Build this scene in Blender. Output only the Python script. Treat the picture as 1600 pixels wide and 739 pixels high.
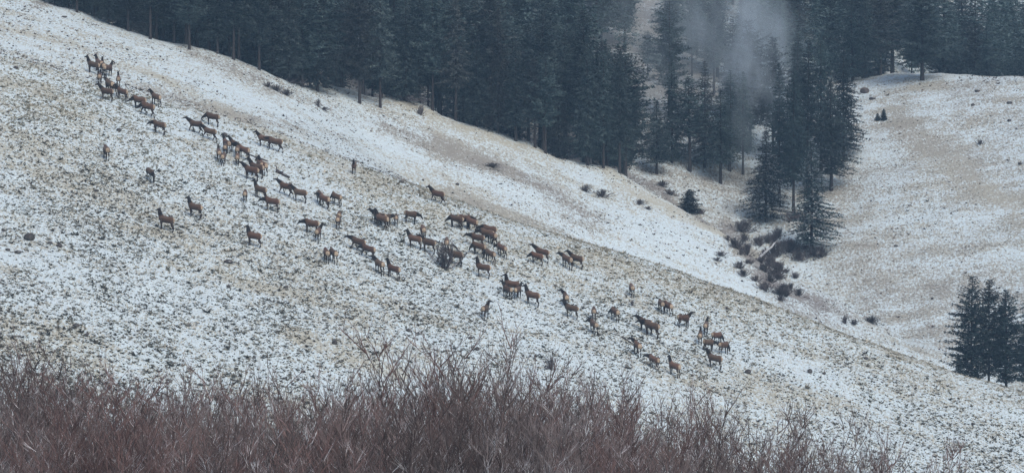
import bpy, math, random
import numpy as np
from mathutils import Vector, Matrix
R = math.radians
for o in list(bpy.data.objects): bpy.data.objects.remove(o)
sc = bpy.context.scene
COL = sc.collection
F = 6500.0                      # focal length in pixels of the 1600 px wide photograph
# ------------------------------------------------------------------ camera
cam = bpy.data.cameras.new('camera'); cam.sensor_width = 36; cam.lens = 36*F/1600
cam.clip_start = 1; cam.clip_end = 6000
co = bpy.data.objects.new('camera', cam); COL.objects.link(co)
co.location = (0, 0, 0); co.rotation_euler = (R(90), 0, 0)
sc.camera = co
# ------------------------------------------------------------------ light
SUN_EL, SUN_AZ = 48, 150        # azimuth: direction the light comes from, clockwise from +Y
w = bpy.data.worlds.new('World'); sc.world = w; w.use_nodes = True
nt = w.node_tree; nt.nodes.clear()
sky = nt.nodes.new('ShaderNodeTexSky'); sky.sky_type = 'NISHITA'; sky.sun_disc = False
sky.sun_elevation = R(SUN_EL); sky.sun_rotation = R(SUN_AZ)
sky.air_density = 1.0; sky.dust_density = 4.0; sky.ozone_density = 1.0
bg = nt.nodes.new('ShaderNodeBackground'); bg.inputs[1].default_value = 0.15
out = nt.nodes.new('ShaderNodeOutputWorld')
nt.links.new(sky.outputs[0], bg.inputs[0]); nt.links.new(bg.outputs[0], out.inputs[0])
sl = bpy.data.lights.new('sun', 'SUN'); sl.energy = 1.1; sl.angle = R(25); sl.color = (1.0, 0.985, .965)
so = bpy.data.objects.new('sun', sl); COL.objects.link(so)
d = Vector((math.sin(R(SUN_AZ))*math.cos(R(SUN_EL)), math.cos(R(SUN_AZ))*math.cos(R(SUN_EL)), math.sin(R(SUN_EL))))
so.rotation_euler = (-d).to_track_quat('-Z', 'Y').to_euler()
sc.view_settings.view_transform = 'Standard'; sc.view_settings.look = 'None'
sc.view_settings.exposure = -0.04; sc.view_settings.gamma = 1
sc.view_settings.use_curve_mapping = False
sc.cycles.volume_bounces = 1; sc.cycles.max_bounces = 6; sc.cycles.transparent_max_bounces = 8
sc.cycles.volume_step_rate = 2.0

# ------------------------------------------------------------------ terrain heights
def h2(ix, iy, s):
    n = (ix.astype(np.int64)*374761393 + iy.astype(np.int64)*668265263 + s*1274126177) & 0xffffffff
    n = ((n ^ (n >> 13))*1274126177) & 0xffffffff
    n = n ^ (n >> 16)
    return (n & 0xffffff)/float(0xffffff)
def vnoise(x, y, s=0):
    x = np.asarray(x, float); y = np.asarray(y, float)
    ix = np.floor(x); iy = np.floor(y); fx = x-ix; fy = y-iy
    fx = fx*fx*fx*(fx*(fx*6-15)+10); fy = fy*fy*fy*(fy*(fy*6-15)+10)
    a = h2(ix, iy, s); b = h2(ix+1, iy, s); c = h2(ix, iy+1, s); e = h2(ix+1, iy+1, s)
    return (a*(1-fx)+b*fx)*(1-fy) + (c*(1-fx)+e*fx)*fy*1.0
def fbm(x, y, s=0, oc=4):
    r = 0; a = 0.5; t = 0
    for k in range(oc):
        r = r + a*vnoise(x*2**k+k*17.3, y*2**k-k*9.1, s+k); t += a; a *= .5
    return r/t*2-1
def softplus(t, k): return k*np.logaddexp(0, t/k)
def smax(a, b, k): return k*np.logaddexp(a/k, b/k)
def sm(x, a, b):
    t = np.clip((x-a)/(b-a), 0, 1); return t*t*(3-2*t)
YBX = [-140, -60, -46, -31, -24, -13, 6, 14, 21, 28, 32, 60, 140]
YBY = [556, 550, 546.6, 551, 558, 563, 562, 565, 561, 554, 549, 535, 520]
def H(x, y):
    x = np.asarray(x, float); y = np.asarray(y, float)
    N = -1.7-.075*np.maximum(y, -40) + .25*fbm(x/18, y/18, 5)
    yc = np.interp(x, [-40, -12, 0, 20, 30, 38, 47, 53, 59, 90], [502, 499, 498, 497, 494, 491, 488.5, 487.5, 487, 482]) + 1.0*fbm(x/12, 0*x, 3)
    kA = .06+.47*sm(x, -40, 14)
    A = -.28*x + .30*y - 146.6 - kA*softplus(y-yc, 3.0) + .55*fbm(x/26, y/40, 11) + .14*fbm(x/5, y/9, 12)
    ybx = YBX; yby = YBY
    yb = np.interp(x, ybx, yby)+2.5*fbm(x/7, y*0, 9)
    A = A - .50*softplus(y-yb+5, 2.2)*(1-sm(x, -24, -6))
    B = -.36*x + .33*y - 171.85 - .46*softplus(y-yb, 2.2) + .5*fbm(x/22+7, y/34, 21) + .22*fbm(x/6, y/9, 22)
    C = -.22*x + .38*y - 214.2 - .10*softplus(y-625, 6) + .8*fbm(x/24, y/30, 31) + .3*fbm(x/6, y/7, 32)
    C = C - .5*np.maximum(x-60, 0) - .25*softplus(y-760, 10)
    D = .15*x + .36*y - 217.9 - .50*softplus(y-(np.maximum(686-.5*x, 624)+5*fbm(x/16, 0*x, 8)), 7) + .9*fbm(x/24+3, y/34, 41) + .25*fbm(x/6, y/8, 42)
    D = D - .16*softplus(x-130, 10)
    E = 15 + .27*(y-690) + .02*x + .8*fbm(x/30, y/30, 51)
    E = np.where(y > 640, E, E-(640-y)*.8)
    z = smax(A, N, 1.2)
    z = smax(z, B, .8); z = smax(z, C, .9); z = smax(z, D, .9); z = smax(z, E, 1.5)
    return z
YS = np.arange(300, 1050, .2)
def ray(u, v):
    """where the line of sight through photo pixel (u,v) meets the ground"""
    a = (u-800)/F; b = (369.5-v)/F
    hh = H(a*YS, YS); hit = np.nonzero(b*YS < hh)[0]
    y = YS[hit[0]] if len(hit) else 700.
    return float(a*y), float(y), float(H(a*y, y))
def Hs(x, y): return float(H(np.array([x]), np.array([y]))[0])

# ------------------------------------------------------------------ helpers
def mesh_np(name, V, Fq, mats=(), smooth=False, attr=None):
    """V (n,3), Fq (m,k) same-size faces"""
    V = np.asarray(V, np.float32); Fq = np.asarray(Fq, np.int32)
    me = bpy.data.meshes.new(name); k = Fq.shape[1]
    me.vertices.add(len(V)); me.vertices.foreach_set('co', V.ravel())
    me.loops.add(Fq.size); me.loops.foreach_set('vertex_index', Fq.ravel())
    me.polygons.add(len(Fq)); me.polygons.foreach_set('loop_start', np.arange(0, Fq.size, k, dtype=np.int32))
    me.polygons.foreach_set('loop_total', np.full(len(Fq), k, np.int32))
    if smooth: me.polygons.foreach_set('use_smooth', np.ones(len(Fq), bool))
    me.update(calc_edges=True)
    for m in mats: me.materials.append(m)
    if attr:
        for an, arr in attr.items():
            ca = me.color_attributes.new(an, 'FLOAT_COLOR', 'POINT')
            c = np.ones((len(V), 4), np.float32); c[:, :arr.shape[1]] = arr
            ca.data.foreach_set('color', c.ravel())
    return me
def link(name, me, parent=None, loc=None):
    o = bpy.data.objects.new(name, me); COL.objects.link(o)
    if parent: o.parent = parent
    if loc: o.location = loc
    return o
def tag(o, label=None, cat=None, group=None, kind=None):
    if label: o['label'] = label
    if cat: o['category'] = cat
    if group: o['group'] = group
    if kind: o['kind'] = kind
    return o
def empty(name, loc, rz=0, s=1.0):
    o = bpy.data.objects.new(name, None); COL.objects.link(o)
    o.empty_display_size = .5; o.location = loc; o.rotation_euler = (0, 0, rz); o.scale = (s, s, s) if not isinstance(s, tuple) else s
    return o
class MB:
    def __init__(s): s.V = []; s.F = []; s.n = 0
    def add(s, V, Fc): s.V.append(np.asarray(V, float)); s.F.append(np.asarray(Fc)+s.n); s.n += len(V)
    def arrays(s): return np.concatenate(s.V), np.concatenate(s.F)
def segs(P0, P1, r0, r1, k=3):
    """many straight tapered prisms at once, quads"""
    P0 = np.asarray(P0, float); P1 = np.asarray(P1, float); n = len(P0)
    r0 = np.broadcast_to(r0, (n,)); r1 = np.broadcast_to(r1, (n,))
    d = P1-P0; d /= np.linalg.norm(d, axis=1)[:, None]+1e-9
    up = np.where(np.abs(d[:, 2:3]) > .9, np.array([[1., 0, 0]]), np.array([[0, 0, 1.]]))
    a = np.cross(d, up); a /= np.linalg.norm(a, axis=1)[:, None]+1e-9; b = np.cross(d, a)
    V = np.zeros((n, 2*k, 3)); 
    for i in range(k):
        t = 2*math.pi*i/k; off = a*math.cos(t)+b*math.sin(t)
        V[:, i] = P0+off*r0[:, None]; V[:, k+i] = P1+off*r1[:, None]
    Fc = np.array([[i, (i+1) % k, k+(i+1) % k, k+i] for i in range(k)])
    FF = (Fc[None]+(np.arange(n)*2*k)[:, None, None]).reshape(-1, 4)
    return V.reshape(-1, 3), FF
def N_(nt, t, **kw):
    n = nt.nodes.new(t)
    for k, v in kw.items():
        if k.startswith('i_'):
            key = k[2:]; key = int(key) if key.isdigit() else key.replace('_', ' ')
            n.inputs[key].default_value = v
        else: setattr(n, k, v)
    return n
def newmat(name, rough=.9):
    m = bpy.data.materials.new(name); m.use_nodes = True
    b = m.node_tree.nodes['Principled BSDF']; b.inputs['Roughness'].default_value = rough
    b.inputs['Specular IOR Level'].default_value = .15
    return m, m.node_tree, b
def mixc(nt, fac, a, b):
    n = nt.nodes.new('ShaderNodeMix'); n.data_type = 'RGBA'
    for sock, val in ((n.inputs[0], fac), (n.inputs[6], a), (n.inputs[7], b)):
        if hasattr(val, 'links') or hasattr(val, 'is_linked'): nt.links.new(val, sock)
        else: sock.default_value = val if not isinstance(val, tuple) or len(val) == 4 else (*val, 1)
    return n.outputs[2]
def math_(nt, op, a, b=None, c=None, clamp=False):
    n = nt.nodes.new('ShaderNodeMath'); n.operation = op; n.use_clamp = clamp
    for i, val in enumerate((a, b, c)):
        if val is None: continue
        if hasattr(val, 'is_linked'): nt.links.new(val, n.inputs[i])
        else: n.inputs[i].default_value = val
    return n.outputs[0]
def sstep(nt, val, lo, hi):
    n = nt.nodes.new('ShaderNodeMapRange'); n.interpolation_type = 'SMOOTHSTEP'
    nt.links.new(val, n.inputs[0])
    for i, q in ((1, lo), (2, hi)):
        if hasattr(q, 'is_linked'): nt.links.new(q, n.inputs[i])
        else: n.inputs[i].default_value = q
    return n.outputs[0]
def noise(nt, vec, scale, detail=3, rough=.55, out=0):
    n = N_(nt, 'ShaderNodeTexNoise', i_Scale=scale, i_Detail=detail, i_Roughness=rough)
    nt.links.new(vec, n.inputs['Vector']); return n.outputs[out]

# ------------------------------------------------------------------ ground material
def ground_material():
    m, nt, b = newmat('snowy_grassland', .85)
    tc = N_(nt, 'ShaderNodeTexCoord')
    mp = N_(nt, 'ShaderNodeMapping'); mp.inputs['Scale'].default_value = (1, .45, .6)
    mp.inputs['Rotation'].default_value = (0, 0, R(-6))
    nt.links.new(tc.outputs['Object'], mp.inputs[0]); P = mp.outputs[0]
    # streak coordinates: features run down the fall line
    ms = N_(nt, 'ShaderNodeMapping'); ms.inputs['Rotation'].default_value = (0, 0, R(7)); ms.inputs['Scale'].default_value = (.065, .24, .1)
    nt.links.new(tc.outputs['Object'], ms.inputs[0])
    at = N_(nt, 'ShaderNodeAttribute', attribute_name='cover')
    sp = N_(nt, 'ShaderNodeSeparateColor'); nt.links.new(at.outputs['Color'], sp.inputs[0])
    straw_a, mauve_a, smooth_a = sp.outputs[0], sp.outputs[1], sp.outputs[2]
    big = noise(nt, ms.outputs[0], 1.0, 4, .6)
    mid = noise(nt, P, .55, 3, .6)
    fine = noise(nt, P, 3.3, 3, .65)
    vf = noise(nt, P, 8.5, 2, .6)
    # how bare the ground is here
    bare = math_(nt, 'MULTIPLY_ADD', math_(nt, 'SUBTRACT', big, .5), .34, math_(nt, 'MULTIPLY', straw_a, .085))
    bare = math_(nt, 'ADD', bare, math_(nt, 'MULTIPLY', mauve_a, .115))
    bare = math_(nt, 'SUBTRACT', bare, math_(nt, 'MULTIPLY', smooth_a, .055))
    bare = math_(nt, 'ADD', bare, math_(nt, 'MULTIPLY', math_(nt, 'SUBTRACT', mid, .5), .16))
    thr = math_(nt, 'SUBTRACT', .530, bare)        # fine noise above thr = bare
    f2 = math_(nt, 'ADD', math_(nt, 'MULTIPLY', fine, .6), math_(nt, 'MULTIPLY', vf, .4))
    mask = sstep(nt, f2, math_(nt, 'SUBTRACT', thr, .05), math_(nt, 'ADD', thr, .075))
    dirt = mixc(nt, vf, (.33, .325, .265, 1), (.54, .53, .445, 1))
    dark = mixc(nt, vf, (.11, .108, .09, 1), (.23, .222, .185, 1))
    dn = noise(nt, P, 3.4, 2, .6)
    col = mixc(nt, math_(nt, 'MULTIPLY', sstep(nt, dn, .47, .60), math_(nt, 'SUBTRACT', .85, math_(nt, 'MULTIPLY', straw_a, .6))), dirt, dark)
    mauve = mixc(nt, vf, (.12, .113, .11, 1), (.29, .276, .262, 1))
    col = mixc(nt, math_(nt, 'MULTIPLY', mauve_a, .8), col, mauve)
    st2 = noise(nt, ms.outputs[0], 9.0, 4, .65)
    snow = mixc(nt, mid, (.585, .70, .735, 1), (.67, .775, .80, 1))
    snow = mixc(nt, math_(nt, 'MULTIPLY', sstep(nt, math_(nt, 'ADD', math_(nt, 'MULTIPLY', st2, .6), math_(nt, 'MULTIPLY', vf, .4)), .40, .60), .62), snow, (.43, .485, .52, 1))
    # thin snow lets the straw show through
    thin = math_(nt, 'MULTIPLY', sstep(nt, bare, .02, .20), .5)
    snow = mixc(nt, thin, snow, mixc(nt, mauve_a, (.54, .545, .485, 1), (.44, .455, .465, 1)))
    c = mixc(nt, mask, snow, col)
    nt.links.new(c, b.inputs['Base Color'])
    bp = N_(nt, 'ShaderNodeBump'); bp.inputs['Strength'].default_value = .8; bp.inputs['Distance'].default_value = .18
    nt.links.new(f2, bp.inputs['Height']); nt.links.new(bp.outputs[0], b.inputs['Normal'])
    return m

def band(pts):
    """photo-read polyline -> points on the ground"""
    return np.array([ray(u, v)[:2] for u, v in pts])
def seg_dist(x, y, P, ky):
    best = np.full(x.shape, 1e9)
    for i in range(len(P)-1):
        ax, ay = P[i]; bx, by = P[i+1]
        dx, dy = bx-ax, (by-ay)*ky
        px, py = x-ax, (y-ay)*ky
        t = np.clip((px*dx+py*dy)/(dx*dx+dy*dy+1e-9), 0, 1)
        best = np.minimum(best, np.hypot(px-t*dx, py-t*dy))
    return best
STRAW = [ # polyline, half width in metres (across the slope), strength
 ([(640,275),(760,318),(900,385),(1040,425),(1180,470),(1300,515),(1480,583),(1600,612)], 2.6, .6),
 ([(900,400),(1040,440),(1150,475)], 3.0, .7),
 ([(190,95),(240,115),(300,145),(380,190),(480,235),(600,280)], 1.2, .8),
 ([(215,105),(240,115),(275,135)], .7, 1.2),
 ([(0,40),(90,65),(190,95)], 2.5, .6),
 ([(0,120),(60,140),(140,200)], 3.0, .7),
 ([(0,215),(110,290),(200,330),(300,380),(420,440),(560,500)], 3.4, .75),
 ([(450,515),(520,550),(625,585)], 1.0, 1.3),
 ([(240,330),(300,350),(330,372)], 2.0, .7),
 ([(560,290),(680,335),(800,375),(900,405)], 2.5, .7),
 ([(0,540),(80,530),(160,560)], 1.6, .9),
 ([(1050,585),(1180,610),(1300,640)], 1.5, .6),
 ([(500,118),(560,135),(640,165),(700,190),(780,222),(860,245)], 1.8, .9),
 ([(880,240),(960,275),(1010,308),(1080,345),(1140,375),(1180,400)], 1.1, 1.5),
 ([(690,225),(760,250),(800,262)], 1.1, .9),
 ([(1395,180),(1430,215),(1490,260),(1540,300),(1600,335)], 2.0, .75),
 ([(1420,125),(1460,128)], 1.5, .8),
]
MAUVE = [
 ([(60,10),(130,20),(200,45),(300,85),(400,120)], 1.3, .7),
 ([(600,195),(700,235),(800,270),(860,300),(930,345)], 1.6, .8),
 ([(420,140),(500,165),(560,185)], 1.0, .5),
 ([(230,140),(300,165),(420,195),(560,225)], 1.2, .5),
 ([(520,100),(600,130),(700,165),(800,205),(900,240),(960,262)], 1.3, 1.2),
 ([(960,262),(1040,305),(1100,345),(1150,380)], .8, 1.2),
 ([(960,180),(1000,230),(1060,275),(1160,300),(1240,330)], 5.0, .55),
 ([(1140,370),(1180,405),(1210,440),(1240,465),(1290,482)], 2.2, 1.2),
 ([(1290,330),(1340,420),(1400,465),(1480,525)], 6.0, .5),
 ([(1500,250),(1560,240),(1600,300)], 4.0, .4),
 ([(1350,400),(1480,400),(1560,440)], 4.0, .4),
 ([(700,300),(780,330),(860,360)], 1.2, .5),
]
SMOOTH = [
 ([(560,170),(700,220),(820,260)], 1.3, .8),
 ([(760,270),(860,310),(980,370),(1080,410),(1150,440)], 2.6, .45),
 ([(880,260),(980,300),(1080,355),(1130,380)], .9, 1.0),
 ([(400,150),(520,190),(640,240)], 1.4, .7),
 ([(80,30),(200,70),(330,120),(450,180)], 1.8, .35),
 ([(100,400),(250,440),(420,500),(600,560)], 3.0, .35),
 ([(1230,455),(1280,475),(1310,490)], 1.5, 1.1),
 ([(1340,130),(1360,200),(1380,300)], 3.0, .5),
]
def terrain():
    gx = np.concatenate([np.arange(-360, -100, 8.), np.arange(-100, -66, 1.2), np.arange(-66, 86, .5), np.arange(86, 120, 1.2), np.arange(120, 361, 8.)])
    gy = np.concatenate([np.arange(-90, 360, 6.), np.arange(360, 700, .5), np.arange(700, 780, 2.), np.arange(780, 1101, 8.)])
    X, Y = np.meshgrid(gx, gy); Z = H(X, Y)
    nx, ny = len(gx), len(gy)
    V = np.stack([X.ravel(), Y.ravel(), Z.ravel()], 1)
    i = np.arange(nx-1)[None, :]+np.arange(ny-1)[:, None]*nx
    Fc = np.stack([i, i+1, i+1+nx, i+nx], -1).reshape(-1, 4)
    x, y = X.ravel(), Y.ravel()
    cov = np.zeros((len(V), 3), np.float32)
    wob = fbm(x/7, y/14, 77); wob2 = fbm(x/2.2, y/4.5, 78)
    for k, L in enumerate((STRAW, MAUVE, SMOOTH)):
        for pts, wd, st in L:
            dd = seg_dist(x, y, band(pts), .36)
            q = np.exp(-(np.maximum(dd*(1+.6*wob), 0)/(wd*1.25))**2)*st*(1+.35*wob2)
            cov[:, k] = np.maximum(cov[:, k], q)
    cov[:, 1] = np.maximum(cov[:, 1], .5*sm(x-.055*y, 6, 16)*sm(y, 515, 535)*(.7+.9*fbm(x/10, y/16, 79)))
    # ravine floor and shaded forest floor keep little snow, needles and brush instead
    fl = sm(y, 566, 574)*(1-sm(x, 28, 44))*(1-sm((x-8), 0, 14)*sm(-(y-640), 0, 60))
    cov[:, 1] = np.maximum(cov[:, 1], .9*fl)
    me = mesh_np('ground', V, Fc, [ground_material()], True, {'cover': cov})
    o = link('hillside_ground', me); o['kind'] = 'structure'
    return o
terrain()

# ------------------------------------------------------------------ grass tussocks (countless)
def grass_material():
    m, nt, b = newmat('dry_grass', .9)
    at = N_(nt, 'ShaderNodeAttribute', attribute_name='tint')
    nt.links.new(at.outputs['Color'], b.inputs['Base Color'])
    return m
def tussocks():
    rs = np.random.RandomState(4)
    u = rs.uniform(-40, 1640, 150000); v = rs.uniform(-20, 760, 150000)
    # even spread on the hillside, kept to the part in view
    n = 90000
    a = rs.uniform(-.135, .135, n*3); y = rs.uniform(372, 508, n*3); x = a*y
    z = H(x, y)
    vv = 369.5-z/y*F
    dens = .55+.55*(fbm(x/9, y/16, 61))+.4*fbm(x/2.5, y/5, 62)
    keep = (vv < 765) & (vv > -20) & (rs.rand(n*3) < np.clip(dens, .12, 1))
    x, y, z = x[keep][:n], y[keep][:n], z[keep][:n]
    m2 = 26000
    a = rs.uniform(-.125, .13, m2*2); y2 = rs.uniform(505, 650, m2*2); x2 = a*y2; z2 = H(x2, y2)
    v2 = 369.5-z2/y2*F
    dens = .35+.9*fbm(x2/8, y2/12, 63)
    kp = (v2 > -10) & (rs.rand(m2*2) < np.clip(dens, .05, 1)) 
    x2, y2, z2 = x2[kp][:m2], y2[kp][:m2], z2[kp][:m2]
    x = np.concatenate([x, x2]); y = np.concatenate([y, y2]); z = np.concatenate([z, z2]); n = len(x)
    far = y > 505
    K = 7
    size = rs.lognormal(-2.08, .42, n)*np.where(far, .9, 1.0)*(1+.38*(1-sm(y, 395, 440))*sm(-x, -2, 14))
    dark = rs.rand(n)
    V = np.zeros((n, K, 3, 3)); 
    for k in range(K):
        th = rs.uniform(0, 2*math.pi, n); ln = size*rs.uniform(.8, 1.6, n); up = size*rs.uniform(.35, .95, n)
        wd = size*rs.uniform(.25, .5, n)
        cx, sx = np.cos(th), np.sin(th)
        V[:, k, 0] = np.stack([x-sx*wd, y+cx*wd, z-.02], 1)
        V[:, k, 1] = np.stack([x+sx*wd, y-cx*wd, z-.02], 1)
        V[:, k, 2] = np.stack([x+cx*ln, y+sx*ln, z+up], 1)
    Fc = np.arange(n*K*3).reshape(-1, 3)
    base = np.where(dark[:, None] < .62, np.array([[.13, .126, .108]]), np.where(dark[:, None] < .85, np.array([[.22, .21, .17]]), np.array([[.38, .355, .29]])))
    cr = rs.rand(n) < sm(y, 462, 492)*(~far)*.92
    base = np.where(cr[:, None], np.array([[.40, .375, .305]]), base)
    base = base*rs.uniform(.7, 1.35, (n, 1))
    base = np.where(far[:, None], base*np.array([[1.0, .93, 1.02]])*1.1, base)
    tint = np.repeat(base, K*3, axis=0)
    me = mesh_np('bunchgrass', V.reshape(-1, 3), Fc, [grass_material()], False, {'tint': tint.astype(np.float32)})
    o = link('bunchgrass', me); tag(o, 'dark and straw coloured bunchgrass tufts poking through thin snow on the slopes', 'grass', None, 'stuff')
tussocks()

# ------------------------------------------------------------------ conifers
def foliage_mat(name, c0, c1, snowy=.0):
    m, nt, b = newmat(name, .9)
    tc = N_(nt, 'ShaderNodeTexCoord'); oi = N_(nt, 'ShaderNodeObjectInfo')
    nz = noise(nt, tc.outputs['Object'], .9, 3, .6)
    c = mixc(nt, sstep(nt, nz, .38, .66), (*c0, 1), (*c1, 1))
    wm = math_(nt, 'FRACT', math_(nt, 'MULTIPLY', oi.outputs['Random'], 37.7))
    c = mixc(nt, math_(nt, 'MULTIPLY', sstep(nt, wm, .7, 1.), .6), c, (.055, .047, .042, 1))
    hs = N_(nt, 'ShaderNodeHueSaturation')
    mr = N_(nt, 'ShaderNodeMapRange'); nt.links.new(oi.outputs['Random'], mr.inputs[0]); mr.inputs[3].default_value = .55; mr.inputs[4].default_value = 1.9
    nt.links.new(c, hs.inputs['Color']); nt.links.new(mr.outputs[0], hs.inputs['Value'])
    c = hs.outputs[0]
    if snowy:
        ge = N_(nt, 'ShaderNodeNewGeometry'); sx = N_(nt, 'ShaderNodeSeparateXYZ'); nt.links.new(ge.outputs['Normal'], sx.inputs[0])
        n2 = noise(nt, tc.outputs['Object'], 2.2, 2, .5)
        up = sstep(nt, math_(nt, 'ABSOLUTE', sx.outputs[2]), .55, .95)
        c = mixc(nt, math_(nt, 'MULTIPLY', math_(nt, 'MULTIPLY', up, sstep(nt, n2, .52, .62)), snowy), c, (.7, .75, .8, 1))
    nt.links.new(c, b.inputs['Base Color'])
    return m
def simple_mat(name, c0, c1, scale=3., rough=.9, snow=0., snow_lo=.5, vary=0.):
    m, nt, b = newmat(name, rough)
    tc = N_(nt, 'ShaderNodeTexCoord')
    nz = noise(nt, tc.outputs['Object'], scale, 3, .6)
    c = mixc(nt, sstep(nt, nz, .3, .7), (*c0, 1), (*c1, 1))
    if vary:
        oi = N_(nt, 'ShaderNodeObjectInfo'); hs = N_(nt, 'ShaderNodeHueSaturation'); mr = N_(nt, 'ShaderNodeMapRange')
        nt.links.new(oi.outputs['Random'], mr.inputs[0]); mr.inputs[3].default_value = 1-vary; mr.inputs[4].default_value = 1+vary
        nt.links.new(c, hs.inputs['Color']); nt.links.new(mr.outputs[0], hs.inputs['Value']); c = hs.outputs[0]
    if snow:
        ge = N_(nt, 'ShaderNodeNewGeometry'); sx = N_(nt, 'ShaderNodeSeparateXYZ'); nt.links.new(ge.outputs['Normal'], sx.inputs[0])
        n2 = noise(nt, tc.outputs['Object'], .9 if scale < 9 else 2.5, 2, .5)
        up = sstep(nt, sx.outputs[2], .28, .5)
        c = mixc(nt, math_(nt, 'MULTIPLY', math_(nt, 'MULTIPLY', up, sstep(nt, n2, snow_lo, snow_lo+.08)), snow), c, (.75, .79, .83, 1))
    nt.links.new(c, b.inputs['Base Color'])
    return m
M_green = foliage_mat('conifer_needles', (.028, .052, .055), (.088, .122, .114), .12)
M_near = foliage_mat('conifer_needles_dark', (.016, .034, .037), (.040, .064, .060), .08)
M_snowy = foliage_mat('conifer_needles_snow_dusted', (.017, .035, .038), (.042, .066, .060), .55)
M_bark = simple_mat('bark', (.03, .027, .027), (.062, .052, .048), 4)
M_snag = simple_mat('weathered_wood', (.30, .30, .30), (.48, .48, .47), 4, snow=.6)
def conifer(seed, h, W, start, kind, mat, K=9, coarse=1.0):
    """returns (trunk mesh, crown mesh) for a tree of height h"""
    r = np.random.RandomState(seed)
    zs = np.linspace(0, h*.985, 9); bend = np.cumsum(r.normal(0, .035, (9, 2)), 0)*np.linspace(0, 1, 9)[:, None]
    C = np.column_stack([bend, zs]); rad = h*.0095*(1-zs/h)**.8+.02; rad[0] *= 1.3; C[0, 2] = -.5
    tv, tf = segs(C[:-1], C[1:], rad[:-1], rad[1:], 7)
    tr = mesh_np('trunk', tv, tf, [M_bark], True)
    P0, P1, R0, R1 = [], [], [], []; T = []
    z = start*h
    lean = r.uniform(0, 6.28)
    while z < h*.99:
        t = (z-start*h)/(h*(1-start))
        if kind == 'fir': prof = (1-t)**.85*(1 if t > .08 else .65+t*4)
        elif kind == 'pine': prof = min(1, .5+t*3.)*max(0.0, 1-t**2.2)**.72*.95+.04
        else: prof = (1-t)**.6*min(1, .75+t)
        nb = r.randint(5, 8)
        cx = np.interp(z, zs, C[:, 0]); cy = np.interp(z, zs, C[:, 1])
        ph = r.uniform(0, 6.28)
        for b in range(nb):
            th = ph+b*2*math.pi/nb+r.uniform(-.4, .4)
            L = W*.56*prof*(r.uniform(.55, 1.18) if kind != 'pine' else r.uniform(.4, 1.28))*(1+.14*math.cos(th-lean))
            if r.rand() < (.10 if kind != 'pine' else .2): L *= .5
            if L < .12: L = .12
            rise = (.30 if t > .7 else (.05 if kind == 'pine' else -.12)) + r.uniform(-.14, .14) + .35*max(0, t-.75)
            ns = max(2, int(L/(.38*coarse))); prev = np.array([cx, cy, z]); dirv = np.array([math.cos(th), math.sin(th), rise])
            for s in range(1, ns+1):
                q = s/ns; pt = np.array([cx+dirv[0]*L*q, cy+dirv[1]*L*q, z+dirv[2]*L*q-(.10*L*q*q if kind == 'fir' else -.08*L*q*q)])
                P0.append(prev); P1.append(pt); R0.append(.035*(1-q)+.02); R1.append(.03*(1-q)+.008)
                if q > .18 or t > .8:
                    if kind == 'pine' and r.rand() < .12: prev = pt; continue
                    T.append((pt, (.52 if kind == 'pine' else .46)*(1.05-.45*q)*r.uniform(.75, 1.25)*min(1., .42+1.6*(1-t)), th))
                prev = pt
        z += coarse*r.uniform(.26, .46)*(1 if h > 10 else .55)
    pts = np.array([a[0] for a in T]); sz = np.array([a[1] for a in T]); th = np.array([a[2] for a in T]); n = len(T)
    V = np.zeros((n, K, 3, 3)); sz = sz*coarse**.5
    for k in range(K):
        az = th+r.normal(0, 1.15, n); el = r.normal(.12 if kind == 'pine' else -.10, .42, n)
        dr = np.stack([np.cos(az)*np.cos(el), np.sin(az)*np.cos(el), np.sin(el)], 1)
        side = np.stack([-np.sin(az), np.cos(az), r.normal(0, .5, n)], 1)
        ln = sz*r.uniform(.7, 1.5, n); wd = sz*r.uniform(.16, .34, n)
        o = pts+r.normal(0, .12, (n, 3))*sz[:, None]*2
        V[:, k, 0] = o-side*wd[:, None]; V[:, k, 1] = o+side*wd[:, None]; V[:, k, 2] = o+dr*ln[:, None]
    bv, bf = segs(P0, P1, np.array(R0), np.array(R1), 3)
    # triangles stored as quads would double work: triangulate branch prisms instead
    bt = np.concatenate([bf[:, [0, 1, 2]], bf[:, [0, 2, 3]]])
    VV = np.concatenate([V.reshape(-1, 3), bv]); FF = np.concatenate([np.arange(n*K*3).reshape(-1, 3), bt+n*K*3])
    cr = mesh_np('crown', VV, FF, [mat, M_bark])
    mi = np.zeros(len(FF), np.int32); mi[n*K:] = 1; cr.polygons.foreach_set('material_index', mi)
    return tr, cr
PROTO = {}
def proto(key):
    if key not in PROTO:
        kind, i, mk = key
        mat = {'g': M_green, 'n': M_near, 's': M_snowy}[mk]
        par = {'fir': [(20, 6.4, .10), (20, 5.6, .24), (20, 7.2, .07), (20, 5.0, .28), (20, 6.0, .17)],
               'pine': [(20, 6.0, .28), (20, 7.0, .2), (20, 5.2, .38), (20, 6.4, .31)],
               'young': [(6, 3.4, .04), (6, 4.0, .03)]}[kind][i]
        PROTO[key] = conifer(hash_(key), *par, kind if kind != 'young' else 'round', mat)
    return PROTO[key]
def hash_(k): return sum(ord(c)*(i+3)*7 for i, c in enumerate(str(k))) % 100000
TREES = []
def tree(x, y, h, key, label, group=None, wf=1.0, name=None, rz=None, cat=None):
    tr, cr = proto(key); ph = 6. if key[0] == 'young' else 20.
    s = h/ph
    z = Hs(x, y)-.15
    nm = name or {'fir': 'fir_tree', 'pine': 'pine_tree', 'young': 'young_conifer'}[key[0]]
    e = empty(nm, (x, y, z), random.uniform(0, 6.28) if rz is None else rz, (s*wf, s*wf, s))
    a = link('trunk', tr, e); b = link('crown', cr, e)
    tag(e, label, cat or 'tree', group)
    TREES.append((x, y)); return e
random.seed(7)
GF = 'conifers of the dark forest'
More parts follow.
